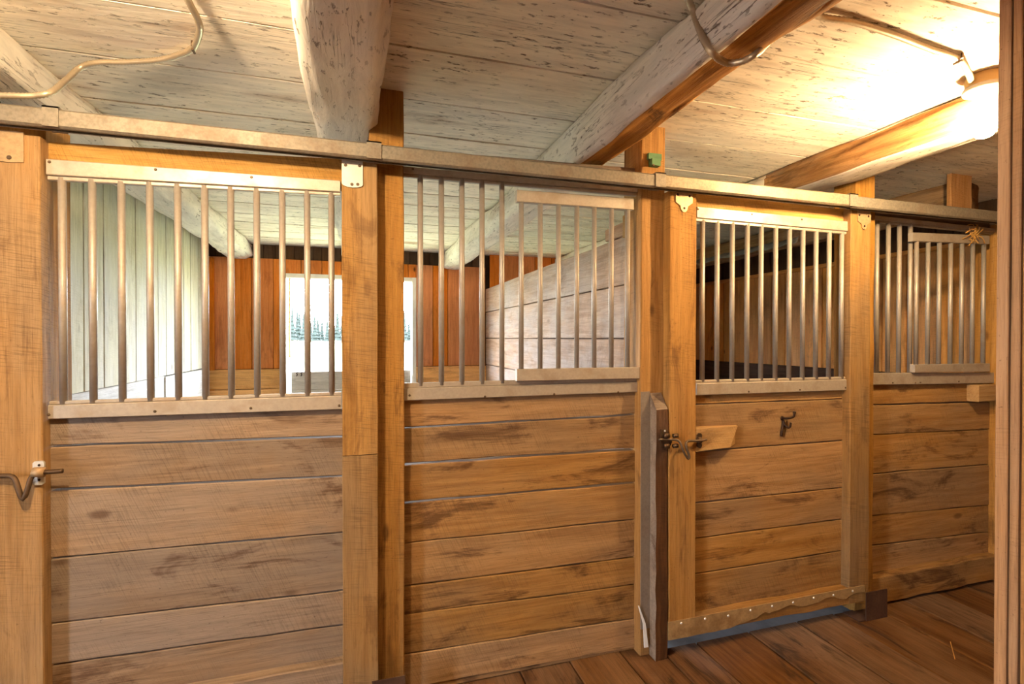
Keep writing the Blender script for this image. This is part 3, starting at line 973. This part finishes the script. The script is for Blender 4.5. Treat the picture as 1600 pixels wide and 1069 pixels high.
_, a, b, ztc, zbc = channel('top_channel', 1366, 1549, (336, 356.6), (346, 365), yc, .03, pn2, lip=.3, x0=2.547, x1=3.504)
_, a, b, ztb, zbb = channel('bottom_channel', 1366, 1552, (583, 582.5), (601.6, 599), yc, .03, pn2, x0=2.547, x1=3.504)
bars([1370, 1387.6, 1404.8, 1422], YS - .007, (ztb[0] - .01, ztb[1] - .01), (zbc[0] + .01, zbc[1] + .01), 1366, 1550, pn2, 440)
for u, v in ((1395, 598), (1430, 598), (1438, 597.5), (1498, 596)): screw(on(u, v, y=yc), pn2, .005)
fg2 = empty('feed_gate', on(1480, 580, y=yc), pn2)
_, a, b, zt_, zb_ = channel('top_channel', 1425.5, 1545, (363, 368), (376.6, 381.4), yg, .026, fg2)
_, a, b, zt2, zb2 = channel('bottom_channel', 1430, 1547, (570, 568), (582, 581), yg, .026, fg2)
bars([1431.7, 1449.8, 1467.3, 1485.1, 1502.6, 1519.5, 1536.7], yg + .013, (zt2[0] - .01, zt2[1] - .01), (zb_[0] + .01, zb_[1] + .01), 1425, 1546, fg2, 450, .0104)
a, b = on(1530, 602, y=YS - .06), on(1556, 630, y=YS - .06)
slab('wooden_block', (a.x, min(b.x, 3.5), YS - .06, YS, b.z + .012, a.z), 'X', M['orangeX'], pn2, n=2)

# dry straw caught on the feed gate
t = thing('straw_tuft', on(1521, 372, y=yg), 'small tuft of dry straw caught on the top of the far feed gate', 'straw')
for k in range(26):
    p = on(1520 + R.uniform(-6, 8), 362 + R.uniform(-8, 14), y=yg - .012)
    q = p + Vector((R.uniform(-.07, .05), R.uniform(-.015, .005), R.uniform(-.06, .05)))
    m_ = (p + q) / 2 + Vector((R.uniform(-.01, .01), -.01, R.uniform(-.012, .012)))
    V, F = tube_vf([p, m_, q], .0022, 5, .02)
    link('straw', V, F, M['straw'], t)

# ------------------------------------------------------------------ track over both doors
YT0, YT1 = 1.838, 1.886
tr = thing('door_track', (1.2, 1.86, 2.07), 'long galvanised sliding-door track across the top of the whole stall front', 'track')
ztk = lambda u, v: zat(u, v, YT0)
zA, zB = (ztk(185, 178) + ztk(1540, 328)) / 2, (ztk(185, 205) + ztk(1540, 346)) / 2


def track_profile(x, z0, z1):
    m = .007
    y0, y1 = YT0, YT1
    th = .003
    outer = [(y0 + m + .008, z0), (y0 + m, z0 + .001), (y0, z0 + m), (y0, z1 - .006), (y0 + .006, z1), (y1 - .006, z1), (y1, z1 - .006), (y1, z0 + m), (y1 - m, z0 + .001), (y1 - m - .008, z0)]
    inner = [(y1 - m - .008, z0 + th), (y1 - m, z0 + th + .001), (y1 - th, z0 + m + th), (y1 - th, z1 - .008), (y0 + th, z1 - .008), (y0 + th, z0 + m + th), (y0 + m, z0 + th + .001), (y0 + m + .008, z0 + th)]
    return [(x, y, z) for y, z in outer + inner]


cuts = [-2.9, xat(590, YT0, 230), xat(1025, YT0, 270), xat(1333, YT0, 310), 3.62]
for i, (a, b) in enumerate(zip(cuts, cuts[1:])):
    dz = (.0, -.001, .001, -.003)[i]
    V, F = rings_vf([track_profile(lerp(a, b, k / 4), zB + dz, zA + dz) for k in range(5)])
    link('rail', V, F, M['galvrust'] if i == 2 else M['galv'], tr)
for ua, ub in ((66, 92), (573, 596), (1024, 1040), (1327, 1340)):
    v = lerp(175, 310, (ua - 66) / 1261)
    a, b = xat(ua, YT0, v), xat(ub, YT0, v)
    mb = MB().box(a, b, YT0 - .004, YT1 + .004, zA, zA + .005).box(a, b, YT0 - .004, YT0 - .001, zB + .002, zA + .005).box(a, b, YT1 + .001, YT1 + .004, zB + .002, zA + .005)
    mb.box(a + .01, b - .01, YT1 + .001, YPF, zA - .03, zA + .004)
    mb.obj('bracket', M['galv'], tr)
a, b = on(1013, 239, y=YPF - .012), on(1033, 251, y=YPF - .012)
mb = MB().box(a.x, b.x, YPF - .016, YPF, b.z, a.z).box(a.x + .008, b.x - .014, YPF - .03, YPF, b.z - .03, b.z)
tag(mb.obj('lug', M['green'], tr), 'green-painted lug')
screw(on(1021, 258, y=YPF - .03), tr, .006)

# ------------------------------------------------------------------ pale partition between the stalls
pt = thing('stall_partition', (XP, 3.8, 0), 'pale horizontal-board partition seen behind the bars of the first panel', 'partition')
edges = [(0, .27), (.27, .55), (.55, .825), (.825, 1.105), (1.105, 1.395), (1.395, 1.685), (1.685, 1.945)]
for a, b in edges:
    slab('plank', (XP + R.uniform(0, .004), XP + .03, 2.1, YB - .01, a + .003, b - .003), 'Y', M['partY'], pt, n=9, jit=.0015, ch=.004)
slab('backing', (XP + .031, XP + .05, 2.1, YB - .01, 0, 1.93), 'Y', M['darkY'], pt, n=2)
slab('top_block', (XP - .004, XP + .04, 2.1, 2.62, 1.948, 2.02), 'Y', M['partY'], pt, n=3, jit=.004)
slab('cleat', (XP - .02, XP, 2.36, 2.40, 1.93, 2.045), 'Z', M['orangeX'], pt, n=2)

# ------------------------------------------------------------------ floor guides
t = thing('floor_guide', (.12, 1.86, 0), 'dark rusty door guide plate at the foot of the orange post near the picture bottom', 'guide', 'door guides')
MB().box(xat(580, 1.875), xat(632, 1.875), 1.872, 1.876, 0, .165).obj('upright_plate', M['rustplate'], t)
MB().box(xat(580, 1.875), xat(632, 1.875), 1.872, 1.95, 0, .006).obj('foot', M['rustplate'], t)
t = thing('floor_guide', (2.52, 1.87, 0), 'dark rusty door guide plate on the floor at the right end of the kick strip', 'guide', 'door guides')
a, b = on(1353, 953, y=1.87), on(1386, 920, y=1.87)
MB().box(a.x, b.x, 1.868, 1.872, 0, b.z).obj('upright_plate', M['rustplate'], t)
MB().box(a.x - .04, b.x, 1.872, 1.96, 0, .006).obj('foot', M['rustplate'], t)
t = MB()
V, F = tube_vf([on(1485, 1003, z=.004), on(1489, 1018, z=.006), on(1492, 1030, z=.004)], .0018, 5, .02)
t.add(V, F)
tag(t.obj('straw_stalk', M['straw']), 'single dry straw stem lying on the dark floor near the right doorway', 'straw')

# ------------------------------------------------------------------ ceiling lamp on the right
LX, LY = 2.125, 1.235
lm = thing('ceiling_lamp', (LX, LY, ZC), 'lit bare bulb in a white porcelain holder hanging from the ceiling at the right', 'lamp')


def lathe(name, prof, mat, parent, n=24, smooth=True):
    rings = [[(LX + r * math.cos(2 * math.pi * j / n), LY + r * math.sin(2 * math.pi * j / n), z) for j in range(n)] for r, z in prof]
    V, F = rings_vf(rings)
    return link(name, V, F, mat, parent, smooth=smooth)


lathe('junction_box', [(.050, ZC), (.054, ZC - .005), (.054, ZC - .035), (.052, ZC - .04)], M['tan'], lm)
lathe('lamp_holder', [(.058, ZC - .04), (.062, ZC - .048), (.060, ZC - .058), (.045, ZC - .066), (.03, ZC - .074), (.028, ZC - .095), (.022, ZC - .1)], M['porcelain'], lm)
zb0 = ZC - .1
lathe('bulb', [(.014, zb0), (.016, zb0 - .02), (.024, zb0 - .045), (.032, zb0 - .068), (.034, zb0 - .085), (.031, zb0 - .102), (.022, zb0 - .115), (.008, zb0 - .121)], M['bulb'], lm)

# ------------------------------------------------------------------ armoured cables
zc = ZC - .014


def cable(name, pts, label, clips=()):
    V, F = tube_vf(pts, .0098, 9, .0042, .80)
    t = tag(empty(name, pts[0]), label, 'cable', None, 'thing')
    link('conduit', V, F, M['flex'], t, smooth=True)
    for q in clips:
        mb = MB(); cyl(mb, Vector(q) + Vector((0, -.012, .014)), Vector(q) + Vector((0, -.012, -.004)), .004, 6)
        cyl(mb, Vector(q) + Vector((0, -.012, -.011)), Vector(q) + Vector((0, .014, -.011)), .004, 6)
        mb.obj('staple', M['iron'], t)
    return t


cable('flex_cable', [on(268, -60, z=zc), on(283, -25, z=zc), on(296, 5, z=zc - .01), on(308, 28, z=zc - .012), on(312, 48, z=zc - .01), on(302, 74, z=zc), on(278, 86, z=zc), on(245, 94, z=zc - .004), on(200, 97, z=zc - .008), on(150, 98, z=zc - .016), on(125, 106, x=-.87), on(105, 124, x=-.885), on(80, 144, y=1.862), on(52, 149.5, y=1.855), on(20, 149.5, y=1.85), on(-30, 148, y=1.85)],
      'armoured cable curving along the ceiling at the top left and dropping to the track', clips=[on(302, 74, z=zc)])
L2 = [on(1060, -40, z=zc), on(1072, -12, z=zc - .01), on(1083, 18, x=.872), on(1098, 58, x=.865), on(1112, 82, x=.868), on(1135, 98, z=2.128), on(1160, 96, z=2.122), on(1182, 84, z=2.13), on(1197, 70, x=1.09)]
e = L2[-1]
L2 += [Vector((1.105, e.y - .06, 2.24)), Vector((1.13, e.y - .12, zc)), on(1272, 21, z=zc), on(1330, 34, z=zc), on(1390, 52, z=zc), on(1450, 75, z=zc), on(1497, 92, z=zc), on(1512, 112, z=zc - .012), Vector((LX - .05, LY + .01, ZC - .024))]
cable('flex_cable', L2, 'armoured cable sagging under the split beam and running along the ceiling to the bulb', clips=[on(1497, 92, z=zc)])

# ------------------------------------------------------------------ doorway jamb near the camera on the right
t = thing('doorway_jamb', (1.42, .72, 0), 'pale upright jamb of stacked boards filling the right edge of the picture', 'jamb')
xj = 1.40                                      # three boards nailed face to face; we see their edges
ys_ = [on(u, 530, x=xj).y for u in (1555, 1576, 1592, 1660)]
for k in range(3):
    dx = (0, .004, .009)[k]
    slab('board', (xj + dx, xj + .30, ys_[k + 1] + .0008, ys_[k] - .0008, 0, ZC), 'Z', M['jambZ'], t, n=12, jit=.0008, ch=.002)

# ------------------------------------------------------------------ outside: field, fence, tree line
V, F = [], []
for i in range(25):
    for j in range(25):
        x, y = -300 + 25 * i, 5.7 + (j / 24) ** 2 * 500
        V.append((x, y, -.25 + noise.noise(Vector((x * .01, y * .01, 0))) * .25 * min(1, y / 60)))
for i in range(24):
    for j in range(24):
        a = i * 25 + j
        F.append((a, a + 25, a + 26, a + 1))
tag(link('ground', V, F, M['field'], smooth=True), kind='structure')
V, F = box_vf(-60, AL - .2, -60, 5.7, -.4, -.2)
tag(link('ground', V, F, M['yard']), kind='structure')

TREES = []


def conifer(h, seed):
    rr = random.Random(seed)
    V, F = [], []
    n = 11
    for k in range(9):
        z1 = h * (.16 + .84 * (k + 1.5) / 9.6)
        z0 = h * (.10 + .84 * k / 9)
        r0 = h * .20 * (1 - k / 9.3)
        b = len(V)
        V.append((0, 0, min(z1, h)))
        for j in range(n):
            a = 2 * math.pi * (j + rr.random() * .5) / n
            q = r0 * rr.uniform(.7, 1.1)
            V.append((q * math.cos(a), q * math.sin(a), z0 - rr.uniform(0, .03) * h))
        F += [(b, b + 1 + j, b + 1 + (j + 1) % n) for j in range(n)]
        F.append(tuple(b + 1 + j for j in range(n))[::-1])
    return V, F


def mesh_of(name, V, F, m):
    me = bpy.data.meshes.new(name)
    me.from_pydata(V, [], F)
    me.materials.append(m)
    return me


kinds = []
for s in range(4):
    V, F = conifer(1, s)
    mb = MB(); cyl(mb, (0, 0, -.02), (0, 0, .3), .02, 7, .012)
    kinds.append((mesh_of('foliage', V, F, M['needles']), mesh_of('trunk', mb.V, mb.F, M['trunk'])))
for k in range(39):
    row = k % 3
    y_ = 168 + 9 * row
    u = 440 + (k // 3) * 17.5 + row * 5.8 + R.uniform(-1.5, 1.5)
    p = on(u, 533, y=y_)
    h = R.uniform(7.5, 11.5)
    t = thing('conifer_tree', (p.x, p.y, -.4), 'dark conifer in the hazy tree line across the field beyond the half door', 'tree', 'conifers across the field')
    for nm, me in zip(('foliage', 'trunk'), kinds[k % 4]):
        o = bpy.data.objects.new(nm, me)
        COL.objects.link(o)
        o.parent = t
        o.scale = (h * .72, h * .72, h * 1.1)
        o.rotation_euler = (0, 0, R.uniform(0, 6))

# leafy tree glimpsed at the right side of the opening
p = on(641, 520, y=30)
t = thing('leafy_tree', (p.x + 1.3, 30, -.3), 'pale green leafy tree glimpsed at the right edge of the half-door opening', 'tree')
V, F = [], []
rr = random.Random(5)
for k in range(2600):
    a, b, q = rr.uniform(0, 6.283), rr.uniform(-1, 1), rr.uniform(.55, 1) ** .5
    c = Vector((p.x + 1.3 + 1.25 * q * math.cos(a) * math.sqrt(1 - b * b), 30 + 1.25 * q * math.sin(a) * math.sqrt(1 - b * b), 2.05 + 1.9 * q * b))
    d1_ = Vector((rr.uniform(-1, 1), rr.uniform(-1, 1), rr.uniform(-1, 1))).normalized()
    d2_ = d1_.orthogonal()
    s_ = rr.uniform(.05, .1)
    k0 = len(V)
    V += [tuple(c - d1_ * s_), tuple(c + d2_ * s_ * .5), tuple(c + d1_ * s_), tuple(c - d2_ * s_ * .5)]
    F.append((k0, k0 + 1, k0 + 2, k0 + 3))
link('crown', V, F, M['leaf'], t)
mb = MB(); cyl(mb, (p.x + 1.3, 30, -.4), (p.x + 1.3, 30, 2.2), .12, 9, .05); mb.obj('trunk', M['trunk'], t)

# wire fence in the field
q = on(497, 561, y=36)
t = thing('wire_fence', (q.x, 36, -.25), 'low wire fence with thin wooden posts crossing the bright field', 'fence')
pp = []
for k in range(-3, 5):
    x = q.x + k * 4.2
    mb = MB(); cyl(mb, (x, 36 + k * .4, -.4), (x + .03, 36 + k * .4, .72), .05, 8, .045); mb.obj('post', M['trunk'], t)
    pp.append((x, 36 + k * .4))
for z in (.15, .5):
    mb = MB()
    for a, b in zip(pp, pp[1:]): cyl(mb, (a[0], a[1] - .05, z), (b[0], b[1] - .05, z), .008, 5)
    mb.obj('wire', M['screw'], t)
